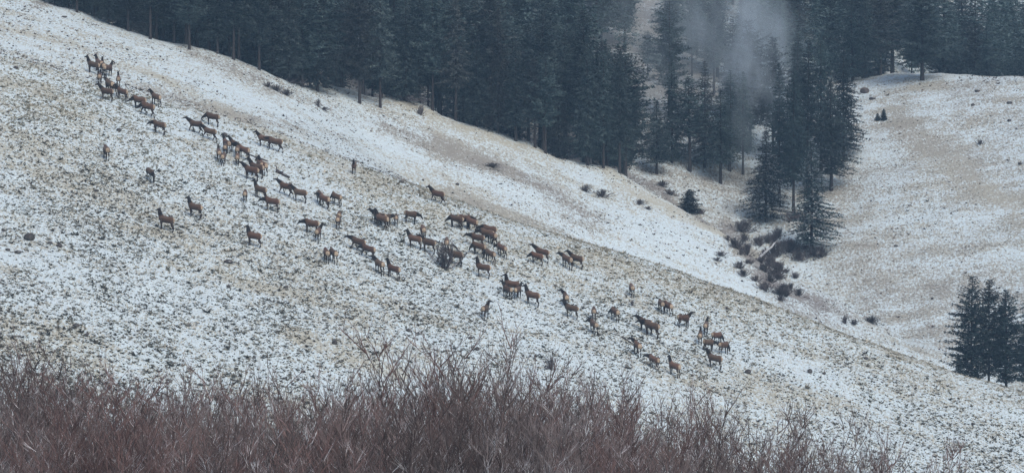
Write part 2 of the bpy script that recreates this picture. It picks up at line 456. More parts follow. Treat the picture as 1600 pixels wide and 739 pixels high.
def trpx(u, v, hpx, key, label, group=GF, wpx=None, **kw):
    """tree read off the photo: foot at (u,v), hpx pixels tall"""
    x, y, z = ray(u, v)
    while (u < 975 and y > np.interp(x, YBX, YBY)-(6.5 if x < -15 else .5)) or (u > 1320 and y > 664):     # stand it on the near side of the crest
        v += 1; hpx += 1; x, y, z = ray(u, v)
    h = hpx/F*y
    pw = {'fir': [6.4, 5.6, 7.2, 5.0, 6.0], 'pine': [6.0, 7.0, 5.2, 6.4], 'young': [3.4, 4.0]}[key[0]][key[1]]/(6. if key[0] == 'young' else 20.)
    wf = 1.0 if wpx is None else (wpx/F*y)/(pw*h)
    return tree(x, y, h, key, label, group, wf, **kw)
# trees one can single out (label, foot u, foot v, height px, width px)
trpx(1268, 397, 185, ('fir', 0, 's'), 'tall snow-dusted fir standing lowest in the gully beside the fallen pale log', wpx=87)
trpx(1197, 347, 150, ('fir', 2, 's'), 'snow-dusted fir above the round brush mound left of the gully mouth', wpx=82)
trpx(1299, 298, 175, ('fir', 4, 'n'), 'dark fir on the right edge of the gully trees, against the open snowy hill', wpx=82)
trpx(1318, 245, 175, ('fir', 0, 'n'), 'tall dark fir just behind the right edge of the gully trees', wpx=77)
trpx(1240, 335, 235, ('fir', 1, 'n'), 'very tall narrow fir directly behind the lowest gully fir', wpx=66)
trpx(1262, 310, 250, ('fir', 3, 'n'), 'very tall fir rising in the middle of the gully strip', wpx=71)
trpx(1283, 270, 215, ('fir', 1, 'n'), 'tall fir between the middle of the gully strip and its right edge', wpx=69)
trpx(1218, 320, 225, ('fir', 4, 'n'), 'tall fir on the left side of the gully strip next to the mist', wpx=63)
trpx(1245, 262, 225, ('fir', 2, 'n'), 'tall dark fir far up the gully strip behind the tallest trees', wpx=71)
trpx(1172, 235, 205, ('pine', 1, 'n'), 'round-topped pine with its dark crown against the drifting mist', wpx=92)
trpx(1208, 262, 205, ('pine', 3, 'n'), 'pine right of the round-topped pine, edge of the mist', wpx=74)
trpx(1126, 287, 150, ('fir', 1, 'g'), 'fir with bare lower trunk on the snowy gully side below the mist', wpx=69)
trpx(1140, 268, 160, ('fir', 3, 'g'), 'fir close behind the bare-trunked fir below the mist', wpx=61)
trpx(1078, 268, 150, ('pine', 2, 'g'), 'pine with long straight bare trunk left of the mist', wpx=69)
trpx(1026, 272, 118, ('fir', 4, 'g'), 'fir standing alone on the left rim of the snowy clearing', wpx=61)
trpx(1161, 273, 165, ('fir', 1, 'g'), 'slender fir wrapped in the brightest part of the mist', wpx=53)
trpx(1101, 262, 170, ('fir', 0, 'g'), 'fir between the long-trunked pine and the mist', wpx=69)
trpx(1050, 255, 165, ('fir', 2, 'g'), 'broad fir behind the two trees on the clearing rim', wpx=69)
trpx(968, 252, 165, ('fir', 3, 'g'), 'narrow fir at the dark brushy corner where the meadow edge meets the clearing', wpx=51)
trpx(943, 243, 170, ('fir', 1, 'g'), 'fir just left of the dark brushy corner of the meadow edge', wpx=57)
trpx(918, 232, 180, ('fir', 0, 'g'), 'tall fir second left of the brushy corner at the meadow edge', wpx=62)
trpx(852, 230, 150, ('pine', 0, 'g'), 'pine with twin neighbour trunks at the lower meadow edge', wpx=62)
trpx(836, 229, 140, ('pine', 2, 'g'), 'slim pine right against the twin-trunk pine at the meadow edge', wpx=53)
trpx(806, 214, 150, ('fir', 4, 'g'), 'fir a step up the meadow edge from the twin-trunk pines', wpx=64)
trpx(778, 200, 190, ('fir', 2, 'g'), 'tall fir at the meadow edge above the twin-trunk pines', wpx=64)
trpx(745, 192, 125, ('fir', 0, 'g'), 'shorter pointed fir in front of the tall meadow-edge firs', wpx=64)
trpx(712, 175, 190, ('fir', 3, 'g'), 'tall slim fir at the meadow edge between pointed fir and broad fir', wpx=57)
trpx(676, 152, 175, ('pine', 3, 'g'), 'pine with bare trunk right of the broad brush-skirted fir', wpx=64)
trpx(634, 152, 160, ('fir', 2, 'g'), 'broad fir with purple brush around its foot at the meadow edge', wpx=76)
trpx(562, 112, 150, ('pine', 1, 'g'), 'pine standing above the small open hollow in the forest edge', wpx=76)
trpx(594, 118, 170, ('fir', 1, 'g'), 'slender fir right of the small open hollow in the forest edge', wpx=57)
trpx(472, 128, 150, ('pine', 1, 'g'), 'wide pine with short forked foot jutting out from the forest edge', wpx=97)
trpx(496, 122, 165, ('fir', 2, 'g'), 'full green fir right beside the wide forked pine jutting onto the meadow', wpx=80)
trpx(452, 122, 160, ('fir', 0, 'g'), 'fir on the left flank of the wide forked pine', wpx=67)
trpx(405, 110, 150, ('pine', 0, 'g'), 'pine at the forest edge left of the jutting tree group', wpx=64)
trpx(365, 94, 140, ('pine', 2, 'g'), 'pine with thin dark trunk, third up the edge from the jutting group', wpx=60)
trpx(340, 84, 140, ('fir', 4, 'g'), 'fir at the upper forest edge behind the thin-trunked pine', wpx=60)
trpx(296, 78, 140, ('pine', 3, 'g'), 'bare-trunked pine high on the forest edge', wpx=62)
trpx(272, 66, 140, ('fir', 1, 'g'), 'fir high on the forest edge beside the bare-trunked pine', wpx=57)
trpx(235, 62, 140, ('pine', 2, 'g'), 'pine nearest the upper left end of the forest edge but three', wpx=57)
trpx(200, 46, 120, ('pine', 0, 'g'), 'pine nearest the upper left end of the forest edge but two', wpx=60)
trpx(170, 34, 110, ('fir', 0, 'g'), 'fir nearest the upper left end of the forest edge but one', wpx=57)
trpx(120, 14, 110, ('pine', 3, 'g'), 'last pine at the upper left end of the forest edge', wpx=64)
trpx(1441, 126, 150, ('pine', 1, 'g'), 'large pine alone on the snowy hilltop with a short brown trunk', wpx=106)
trpx(1332, 126, 120, ('fir', 2, 'n'), 'fir at the left corner of the snowy hilltop beside the brown boulder', wpx=71)
trpx(1352, 118, 125, ('fir', 4, 'g'), 'fir second from the left corner of the snowy hilltop', wpx=64)
trpx(1376, 113, 125, ('pine', 0, 'g'), 'pine third from the left corner of the snowy hilltop', wpx=64)
# right-hand near group (feet hidden by the crest of the elk slope)
def trw(u, y, top_v, key, label, wpx, group='dark pines beyond the crest'):
    x = (u-800)/F*y; z = Hs(x, y); h = (369.5-top_v)/F*y - z
    pw = {'fir': [6.4, 5.6, 7.2, 5.0, 6.0], 'pine': [6.0, 7.0, 5.2, 6.4], 'young': [3.4, 4.0]}[key[0]][key[1]]/20.
    tree(x, y, h, key, label, group, (wpx/F*y)/(pw*h))
trw(1518, 507, 428, ('pine', 1, 'n'), 'broad dark pine, left one of the near group behind the crest', 84)
trw(1545, 511, 434, ('pine', 3, 'n'), 'dark pine second from left in the near group behind the crest', 74)
trw(1572, 508, 450, ('pine', 0, 'n'), 'dark pine in the middle of the near group, slightly lower top', 80)
trw(1604, 507, 488, ('pine', 2, 'n'), 'lowest dark pine of the near group, cut by the right border', 64)
trw(1498, 505, 550, ('fir', 1, 'n'), 'short dark fir in front of the near pine group', 30)
trpx(1077, 333, 38, ('young', 1, 'n'), 'small round conifer alone at the brown meadow rim', None, wpx=45)
trpx(1381, 188, 19, ('young', 0, 'n'), 'taller of two tiny conifers on the open snowy hill', None, wpx=13)
trpx(1371, 189, 13, ('young', 0, 'n'), 'shorter of two tiny conifers on the open snowy hill', None, wpx=10)
# forest fill: many alike trees
def fill():
    rs = random.Random(21); done = list(TREES); n = 0; tries = 0
    keys = [('fir', i, 'g') for i in range(5)]+[('pine', i, 'g') for i in range(4)]*2
    tgt = 236
    while n < tgt and tries < 30000:
        tries += 1
        if n < 62:
            x = rs.uniform(-66, 16); y = float(np.interp(x, [-90, -60, -46, -31, -24, -13, 6, 14, 45], [551, 546, 543, 547, 555, 561, 564, 569, 620]))+rs.uniform(0, 16)
            lim = 3.4
        elif rs.random() < .66:
            x = rs.uniform(-80, 44); y = rs.uniform(553, 668)
            yb = float(np.interp(x, [-90, -60, -46, -31, -24, -13, 6, 14, 45], [551, 546, 543, 547, 555, 561, 564, 569, 620]))
            if y < yb: continue
            u = 800+x/y*F
            if 975 < u < 1285 and y < 634 - 12*abs(math.sin(x)): continue
            if 972 < u < 1012 and y < 640: continue
            if n >= 62: lim = 4.4
        else:
            x = rs.uniform(36, 104); y = rs.uniform(672, 735); lim = 4.8
        z = Hs(x, y); v = 369.5-z/y*F; u = 800+x/y*F
        if v < -25 or u < -40 or u > 1640: continue
        if any((x-a)**2+(y-b)**2 < lim*lim for a, b in done): continue
        h = rs.uniform(12, 21.5)
        if rs.random() < .12: h *= .6
        tree(x, y, h, rs.choice(keys), 'dark conifer merged among many alike inside the hazy forest', 'conifers packed inside the forest', rs.uniform(1.0, 1.6), rz=rs.uniform(0, 6.28))
        done.append((x, y)); n += 1
    # the rest of the forest further back, one mass
    mb = MB(); lights = [conifer(900+i, 20, 6.4, .12+.05*i, 'fir' if i % 2 else 'pine', M_green, 4, 1.9)[1] for i in range(4)]
    arr = []
    for me in lights:
        v = np.zeros(len(me.vertices)*3, np.float32); me.vertices.foreach_get('co', v)
        f = np.zeros(len(me.loops), np.int32); me.loops.foreach_get('vertex_index', f); arr.append((v.reshape(-1, 3).astype(float), f.reshape(-1, 3)))
        bpy.data.meshes.remove(me)
    n = 0; tries = 0
    while n < 190 and tries < 30000:
        tries += 1
        if rs.random() < .5: x = rs.uniform(-85, 46); y = rs.uniform(612, 690)
        else: x = rs.uniform(30, 110); y = rs.uniform(652, 760)
        u = 800+x/y*F
        if 975 < u < 1285 and y < 640: continue
        if 972 < u < 1012 and y < 640: continue
        if 1300 < u < 1640 and y < 668: continue
        if any((x-a)**2+(y-b)**2 < 12 for a, b in done): continue
        v, f = arr[rs.randrange(4)]; k = rs.uniform(13, 22)/20; w_ = k*rs.uniform(1, 1.4); a = rs.uniform(0, 6.28)
        ca, sa = math.cos(a)*w_, math.sin(a)*w_
        q = np.column_stack([x+v[:, 0]*ca-v[:, 1]*sa, y+v[:, 0]*sa+v[:, 1]*ca, Hs(x, y)-.2+v[:, 2]*k])
        mb.add(q, f); done.append((x, y)); n += 1
    V, Fc = mb.arrays()
    o = link('distant_forest', mesh_np('distant_forest', V, Fc, [M_green])); tag(o, 'hazy dark conifer forest filling the back of the slope', 'forest', None, 'stuff')
    print('fill', n, tries)
fill()
def snag(u, v, hpx, label):
    x, y, z = ray(u, v); h = hpx/F*y; r = random.Random(int(u))
    e = empty('dead_tree', (x, y, z-.1), 0)
    V, Fc = segs([(0, 0, -.3), (.05, 0, h*.5)], [(.05, 0, h*.5), (.0, 0, h)], np.array([.24, .17]), np.array([.17, .04]), 7)
    link('trunk', mesh_np('trunk', V, Fc, [M_snag], True), e)
    P0, P1 = [], []
    for k in range(16):
        zz = h*r.uniform(.3, .97); th = r.uniform(0, 6.28); L = (1-zz/h)*h*.28+.5
        P0.append((.03, 0, zz)); P1.append((.03+math.cos(th)*L, math.sin(th)*L, zz+L*r.uniform(-.1, .5)))
    for a, b in zip(P0, P1):
        V, Fc = segs([a], [b], .06, .015, 4); link('branch', mesh_np('branch', V, Fc, [M_snag]), e)
    tag(e, label, 'dead tree')
snag(560, 117, 58, 'pale dead tree with bare limbs in the small hollow of the forest edge')

# ------------------------------------------------------------------ leafless shrubs
M_twig = [simple_mat('twigs_purple_brown', (.095, .074, .073), (.20, .160, .155), 1.2, snow=.9, snow_lo=.535, vary=.4),
          simple_mat('twigs_grey', (.085, .073, .073), (.185, .160, .158), 1.2, snow=.9, snow_lo=.535, vary=.4),
          simple_mat('twigs_reddish', (.115, .073, .070), (.205, .142, .135), 1.2, snow=.85, snow_lo=.55, vary=.4)]
M_stem = simple_mat('stems', (.045, .037, .038), (.12, .10, .098), 1.5, snow=.95, snow_lo=.46, vary=.4)
def branchy(seed, h, spread, nst, nbr, ntw, rs_=.022, lean=0.):
    """bare shrub: returns (stem arrays, twig arrays)"""
    r = np.random.RandomState(seed)
    S0, S1, A0, A1 = [], [], [], []; W0, W1, B0, B1 = [], [], [], []
    for s in range(nst):
        az = r.uniform(0, 6.28); tilt = abs(r.normal(0, .5))*spread*(2.1 if r.rand() < .14 else 1); L = h*r.uniform(.62, 1.06)
        p = np.array([math.cos(az), math.sin(az), 0])*r.uniform(0, .35)*spread*h*.25; p[2] = -.25
        dr = np.array([math.cos(az)*math.sin(tilt)+lean, math.sin(az)*math.sin(tilt), math.cos(tilt)])
        n = 9
        for i in range(n):
            q = i/n
            dr = dr+np.array([r.normal(0, .09), r.normal(0, .09), .05+r.normal(0, .04)]); dr /= np.linalg.norm(dr)
            p2 = p+dr*L/n
            S0.append(p); S1.append(p2); A0.append(rs_*(1-q)**.9+.005); A1.append(rs_*(1-(i+1)/n)**.9+.004)
            if q > .16:
                for b in range(nbr if r.rand() < .85 else 1):
                    a2 = r.uniform(0, 6.28)
                    sd = np.array([math.cos(a2), math.sin(a2), r.uniform(-.05, .5)])
                    bd = dr*.75+sd*.75; bd /= np.linalg.norm(bd); bl = L*r.uniform(.12, .30)*(1.15-q*.6)
                    bp = p+(p2-p)*r.rand(); m = 4
                    for j in range(m):
                        bd = bd+np.array([r.normal(0, .13), r.normal(0, .13), .10]); bd /= np.linalg.norm(bd)
                        bp2 = bp+bd*bl/m
                        W0.append(bp); W1.append(bp2); B0.append(rs_*.42*(1-j/m)+.004); B1.append(rs_*.42*(1-(j+1)/m)+.0035)
                        for t in range(ntw):
                            a3 = r.uniform(0, 6.28); td = bd*.8+np.array([math.cos(a3), math.sin(a3), .35])*.6
                            td /= np.linalg.norm(td); tl = r.uniform(.15, .5)*h/5.5
                            tp = bp+(bp2-bp)*r.rand(); t2 = tp+td*tl*.5; td = td+np.array([0, 0, .3])+r.normal(0, .15, 3); td /= np.linalg.norm(td)
                            W0 += [tp, t2]; W1 += [t2, t2+td*tl*.5]; B0 += [.0062, .005]; B1 += [.005, .003]
                        bp = bp2
            p = p2
    return segs(S0, S1, np.array(A0), np.array(A1), 4), segs(W0, W1, np.array(B0), np.array(B1), 3)
def shrub_proto(seed, h, spread, nst, nbr, ntw, mat, **kw):
    (a, b), (c, d_) = branchy(seed, h, spread, nst, nbr, ntw, **kw)
    return mesh_np('stems', a, b, [M_stem]), mesh_np('twigs', c, d_, [mat])
WIL = [shrub_proto(100+i, 5.6, [.62, .75, .5, .85, .6, .7, .55][i], [14, 12, 16, 11, 15, 13, 12][i], 2, 2, M_twig[i % 3], rs_=.026) for i in range(7)]
GW = 'leafless willow shrubs of the foreground thicket'
def put_shrub(pr, x, y, s, label, group, name='willow_shrub', z=None, rz=None, cat='shrub'):
    e = empty(name, (x, y, Hs(x, y) if z is None else z), random.uniform(0, 6.28) if rz is None else rz, s)
    link('stems', pr[0], e); link('twigs', pr[1], e); tag(e, label, cat, group); return e
topu = [-40, 0, 60, 110, 200, 300, 400, 500, 600, 680, 720, 780, 850, 900, 950, 1000, 1050, 1120, 1200, 1260, 1320, 1400, 1460, 1520]
topv = [580, 578, 572, 594, 586, 588, 596, 596, 588, 576, 568, 568, 604, 618, 616, 622, 655, 620, 655, 662, 694, 694, 700, 750]
random.seed(33)
# rows of the thicket, front to back
for row, (y0, du) in enumerate(((96, 66), (104, 62), (112, 58), (121, 56), (131, 52), (142, 50))):
    u = -30+random.uniform(0, 50)
    while u < (1040 if row < 5 else 1010):
        y = y0+random.uniform(-3, 3); x = (u-800)/F*y
        tv = np.interp(u, topu, topv)+random.choice((-22, -6, 8, 20, 34))+random.uniform(-8, 8)+(5-row)*4+10
        z = Hs(x, y); h = (369.5-tv)/F*y-z
        put_shrub(random.choice(WIL), x, y, h/5.6, 'leafless purple-brown willow lost in the dense foreground thicket', GW)
        u += du*random.uniform(.8, 1.25)
SPEC = [ # u, depth, top v, proto, label, lean scale
 (715, 118, 512, 2, 'willow with two tall thin sticks poking high above the thicket near the centre'),
 (60, 124, 545, 0, 'willow with a tall slanting spray above the thicket at far left'),
 (780, 112, 548, 4, 'dense upright reddish willow, highest mass of the thicket'),
 (840, 120, 562, 1, 'spreading willow at the right shoulder of the highest thicket mass'),
 (955, 116, 585, 3, 'dark-stemmed willow with fanned branches right of the thicket shoulder'),
 (1005, 122, 612, 5, 'grey fan-shaped willow beside the gap in the thicket'),
 (1120, 114, 606, 3, 'open dark-stemmed willow standing right of the gap in the thicket'),
 (1085, 108, 655, 6, 'low willow at the foot of the open dark-stemmed willow'),
 (1165, 120, 640, 1, 'thin willow between the open dark-stemmed one and the reddish one'),
 (1240, 116, 646, 5, 'small reddish willow with a tangled knot of twigs'),
 (1305, 112, 684, 0, 'low sparse willow right of the knotted reddish one'),
 (1210, 106, 690, 2, 'low grey willow in front of the knotted reddish one'),
 (1385, 118, 700, 3, 'very low sparse willow second from the right end'),
 (1075, 124, 640, 6, 'fine-twigged willow just left of the open dark-stemmed one'),
 (1140, 104, 660, 4, 'dense low willow in front of the open dark-stemmed willow'),
 (1185, 125, 632, 2, 'upright thin willow left of the knotted reddish one'),
 (1265, 121, 650, 1, 'willow directly right of the knotted reddish one'),
 (1255, 103, 700, 6, 'low willow at the lower border under the knotted reddish one'),
 (1335, 118, 672, 4, 'spreading willow third from the right end'),
 (1060, 100, 690, 3, 'low dark willow at the lower border inside the gap'),
 (1040, 112, 668, 0, 'short willow filling the bottom of the gap in the thicket'),
 (1450, 114, 684, 2, 'wispy reddish willow at the right end of the row'),
]
for u, y, tv, k, lab in SPEC:
    x = (u-800)/F*y; z = Hs(x, y); h = (369.5-tv)/F*y-z
    put_shrub(WIL[k], x, y, h/5.6, lab, GW)
# low bare brush on the hillsides
M_dtw = simple_mat('dark_twigs', (.065, .058, .062), (.17, .148, .15), 1.2, snow=.7, snow_lo=.54, vary=.4)
BR = [shrub_proto(300+i, 2.0, 1.3, 40, 3, 2, M_dtw, rs_=.028) for i in range(3)]
def brush(u, v, wpx, hpx, label, group='bare brush in the gully'):
    x, y, z = ray(u, v); h = hpx/F*y; wd = wpx/F*y
    e = put_shrub(BR[int(u) % 3], x, y, (wd/2.1, wd/2.1, h/1.8), label, group, 'bare_bush', z, cat='bush')
BRUSH = [
 (1160, 362, 44, 20, 'rounded bare bush mound below the left gully fir'),
 (1150, 388, 26, 18, 'bare bush at the brown rim just below the rounded mound'), (1166, 398, 30, 20, 'dark bush left of the lower end of the pale log'),
 (1186, 384, 18, 18, 'small dark bush above the lower end of the pale log'), (1215, 372, 20, 16, 'bush at the upper end of the pale log'),
 (1200, 380, 18, 16, 'bush behind the middle of the pale log'), (1212, 402, 30, 24, 'thick bush right under the pale log'),
 (1232, 395, 30, 22, 'pale-stemmed bush left of the lowest gully fir'), (1250, 408, 30, 18, 'bush by the foot of the lowest gully fir'),
 (1215, 430, 30, 22, 'large dark bush in the gully bottom below the log'), (1205, 418, 22, 18, 'bush in the gully bottom between log and large dark bush'),
 (1196, 455, 30, 16, 'bush lowest in the gully at the crest line'), (1218, 462, 24, 14, 'bush at the crest line right of the lowest one'),
 (1172, 412, 14, 8, 'small round dark bush below the log end'), (1160, 432, 20, 12, 'low dark bush on the snowy side left of the gully bottom'),
 (1155, 420, 18, 12, 'low dark bush above the one left of the gully bottom'), (1127, 400, 22, 8, 'flat dark bush with an upright stick on the snow'),
 (1120, 408, 12, 7, 'tiny bush below the flat dark bush'), (1180, 440, 16, 10, 'low bush between the gully bottom and the snowy side'),
 (1362, 505, 24, 12, 'dark bush on the far slope just above the crest'), (1320, 506, 10, 14, 'narrow bush left of the dark bush above the crest'),
 (1335, 508, 14, 9, 'low bush between two others above the crest'), (657, 180, 14, 14, 'lone small bush on the meadow below the broad brush-skirted fir'), (634, 158, 46, 12, 'purple brush around the foot of the broad fir'),
 (610, 150, 30, 12, 'brush left of the broad fir foot'), (655, 160, 24, 10, 'brush right of the broad fir foot'),
 (955, 250, 46, 26, 'dark brush filling the corner of the meadow edge'), (930, 244, 34, 22, 'brush left of the dark corner of the meadow edge'),
 (900, 232, 34, 18, 'brush along the meadow edge above the dark corner'), (880, 226, 30, 14, 'brush along the meadow edge by the twin trunks'),
 (498, 125, 30, 10, 'brush beneath the full green fir jutting onto the meadow'), (455, 130, 34, 8, 'brush at the forked foot of the wide pine'),
 (418, 137, 14, 9, 'left end bush of the dark row on the upper meadow'), (432, 143, 18, 10, 'middle bush of the dark row on the upper meadow'), (447, 149, 16, 10, 'right end bush of the dark row on the upper meadow'),
 (497, 167, 8, 14, 'thin upright bush right of the dark row on the upper meadow'), (505, 172, 16, 5, 'flat bush below the thin upright one'),
 (1035, 292, 18, 10, 'brush on the brown rim above the small round conifer'), (1048, 305, 20, 10, 'brush just above the small round conifer'), (1095, 335, 14, 8, 'brush right of the small round conifer'),
 (915, 300, 18, 11, 'left dark sagebrush of the outcrop on the middle snow strip'), (940, 308, 22, 13, 'big dark sagebrush of the outcrop on the middle snow strip'),
 (1000, 320, 16, 9, 'dark sagebrush right of the outcrop on the middle snow strip'), (1012, 328, 10, 6, 'small sagebrush at the right end of the outcrop'),
 (770, 262, 26, 8, 'low mauve brush above the middle snow strip'), (1532, 226, 12, 8, 'small dark bush in the open snowy hill at right'),
 (1240, 345, 34, 16, 'brush between the two snow-dusted firs'), (1275, 400, 40, 16, 'brush skirt right of the lowest gully fir'),
 (1136, 484, 8, 5, 'tiny tuft on the crest of the elk slope'), (860, 578, 16, 22, 'small leafless bush on the slope above the thicket'),
 (988, 478, 6, 10, 'tiny upright bush under the grazing elk near the crest'),
]
random.seed(5)
for b_ in BRUSH: brush(*b_)
GL = [(1142, 372), (1165, 392), (1190, 405), (1210, 425), (1222, 448), (1238, 466)]
for k in range(30):
    i = random.randrange(5); t = random.random(); a, b = GL[i], GL[i+1]
    u = a[0]+(b[0]-a[0])*t+random.gauss(0, 11); v = a[1]+(b[1]-a[1])*t+random.gauss(0, 7)
    if ray(u, v)[1] < 515: continue
    brush(u, v, random.uniform(9, 20), random.uniform(6, 15), 'bare bush merging into the tangle along the gully bottom', 'tangled brush along the gully bottom')
for k in range(9):
    t = random.random(); u = 1215+t*75+random.gauss(0, 4); v = 382+t*22+random.gauss(0, 7)
    brush(u, v, random.uniform(14, 26), random.uniform(8, 16), 'bare bush merging into the tangle along the gully bottom', 'tangled brush along the gully bottom')
DS = shrub_proto(401, 3.2, .8, 12, 3, 3, M_twig[1], rs_=.10)
x, y, z = ray(694, 420)
put_shrub(DS, x, y, (1.5, 1.5, .98), 'gnarled grey leafless bush standing among the elk in mid slope', None, 'bare_bush', z, .8, 'bush')

# ------------------------------------------------------------------ rocks and logs
M_rock = simple_mat('dark_rock', (.045, .042, .042), (.10, .09, .085), 2.5, .85, snow=.7, snow_lo=.60)
M_rockb = simple_mat('brown_rock', (.07, .055, .05), (.12, .10, .09), 2.5, .85, snow=.4, snow_lo=.6)
def rock(u, v, wpx, hpx, label, mat=None, seed=None):
    x, y, z = ray(u, v); r = np.random.RandomState(int(u*7+v))
    import bmesh
    bm = bmesh.new(); bmesh.ops.create_icosphere(bm, subdivisions=3, radius=1)
    ax = r.normal(0, 1, (9, 3)); ax /= np.linalg.norm(ax, axis=1)[:, None]; cut = r.uniform(.62, .92, 9)
    a, c = wpx/F*y/2, hpx/F*y
    for vv in bm.verts:
        p = np.array(vv.co)
        for q, k in zip(ax, cut):
            dd = p@q-k
            if dd > 0: p = p-q*dd*.9
        vv.co = (p[0]*a, p[1]*a*.8, p[2]*c*.62+c*.35)
    for f in bm.faces: f.smooth = True
    me = bpy.data.meshes.new('rock'); bm.to_mesh(me); bm.free(); me.materials.append(mat or M_rock)
    o = link('rock', me, None, (x, y, z)); tag(o, label, 'rock', 'rocks on the slopes')
for a in [(46, 376, 18, 12, 'large rounded dark rock at the far left of the elk slope'), (93, 386, 11, 6, 'flat dark rock right of the large rounded one'),
 (78, 381, 8, 4, 'tiny rock between the large rounded and the flat one'), (12, 392, 9, 4, 'small dark rock by the left border below the large rounded one'), (28, 396, 14, 5, 'long low dark rock near the left border'),
 (5, 362, 7, 4, 'small rock at the very left border'), (1169, 584, 12, 7, 'dark rounded rock right of the lowest elk'), (1265, 583, 9, 7, 'dark pointed rock right of the rounded one below the crest'),
 (1288, 585, 6, 4, 'tiny rock beside the dark pointed rock'), (1353, 562, 8, 4, 'flat dark rock just below the crest on the right'), (745, 548, 9, 6, 'dark rock above the tall sticks of the thicket'),
 (735, 530, 8, 4, 'flat rock above the dark rock near the tall sticks'), (638, 518, 8, 5, 'small dark rock on bare snow in the lower middle'), (523, 538, 9, 7, 'brown rock at the head of the straw-coloured streak'),
 (186, 206, 9, 5, 'small dark rock up left of the elk with lowered neck'), (357, 411, 15, 6, 'wedge-shaped dark rock below the side-on elk'), (357, 449, 8, 4, 'small rock straight under the wedge-shaped one'),
 (350, 213, 11, 6, 'dark rock behind the walking pair of elk'), (627, 286, 10, 4, 'dark rock left of the striding elk'), (715, 290, 7, 4, 'dark rock just above the striding elk'),
 (119, 510, 12, 6, 'dark rock on the lower left slope'), (135, 525, 10, 5, 'second dark rock on the lower left slope, a bit below'), (150, 300, 9, 4, 'flat rock below the lone grazing elk at left'),
 (1351, 146, 15, 9, 'brown boulder on the snow at the left corner of the hilltop', M_rockb), (1363, 156, 11, 4, 'flat rock below the brown boulder'), (1527, 144, 9, 4, 'dark rock near the skyline of the open hill'),
 (1577, 163, 10, 4, 'dark rock near the right border of the open hill'), (1577, 190, 8, 4, 'lower dark rock near the right border of the open hill'), (1520, 166, 7, 4, 'snow-capped rock in the middle of the open hill'),
 (1400, 386, 8, 3, 'flat rock on the far slope above the crest'), (1092, 300, 5, 3, 'tiny rock in the snowy clearing'), (1208, 560, 6, 3, 'tiny dark rock on the slope right of the lowest group of elk'),
 (25, 108, 9, 4, 'dark rock at the upper left border'), (100, 28, 10, 3, 'flat dark rock at the top of the upper left snow'), (1520, 664, 7, 4, 'small dark rock in the lower right snow'),
 (1418, 692, 6, 3, 'tiny rock above the wispy willow at right'), (447, 450, 8, 4, 'small dark rock on the middle lower slope'), (868, 448, 6, 3, 'tiny rock above the elk pair turned from each other')]:
    rock(*a)
M_log = simple_mat('dark_log', (.04, .034, .034), (.09, .07, .07), 4, snow=.4, snow_lo=.55)
def log(u0, v0, u1, v1, rpx, label, mat, limbs=0, lift=.0):
    a = np.array(ray(u0, v0)); b = np.array(ray(u1, v1)); r = rpx/F*a[1]
    a[2] += r*.7; b[2] += r*.7+lift
    c = (a+b)/2; n = 6; t = np.linspace(0, 1, n+1)[:, None]; P = a+(b-a)*t
    P[1:-1] += np.random.RandomState(int(u0)).normal(0, r*.25, (n-1, 3))
    P -= c; rr = r*(1-.45*t[:, 0])
    o = empty('fallen_log', tuple(c))
    V, Fc = segs(P[:-1], P[1:], rr[:-1], rr[1:], 8)
    caps, cf = segs([P[0]-(P[1]-P[0])*.02, P[-1]], [P[0], P[-1]+(P[-1]-P[-2])*.02], np.array([r*.1, rr[-1]]), np.array([r, r*.05]), 8)
    V2 = np.concatenate([V, caps]); F2 = np.concatenate([Fc, cf+len(V)])
    link('trunk', mesh_np('trunk', V2, F2, [mat], True), o)
    if limbs:
        q = np.random.RandomState(int(v0)); S = P[q.randint(0, n, limbs)]; E_ = S+np.column_stack([q.normal(0, .35, limbs), q.normal(0, .3, limbs), q.uniform(.3, .9, limbs)])
        
        for a_, b_ in zip(S, E_):
            V, Fc = segs([a_], [b_], r*.35, r*.1, 4); link('branch', mesh_np('branch', V, Fc, [mat]), o)
    tag(o, label, 'log')
log(1184, 407, 1214, 379, 2.2, 'pale fallen log leaning across the gully brush', M_snag)
log(433, 270, 452, 280, 3.2, 'dark fallen log with stubs above the two walking elk', M_log, 3)
log(418, 253, 382, 240, 1.4, 'thin dark branch lying behind the cluster of rear-view elk', M_log, 2)
log(708, 384, 722, 398, 1.6, 'thin dark branch behind the elk at the gnarled bush', M_log, 2)
log(972, 528, 986, 536, 1.5, 'thin dark branch lying above the lower elk with turned head', M_log, 0)
log(660, 372, 690, 381, 1.2, 'thin dark branch left of the gnarled bush', M_log, 0)
log(977, 207, 1012, 222, 1.3, 'snow-covered log lying in the clearing under the trees', M_snag)

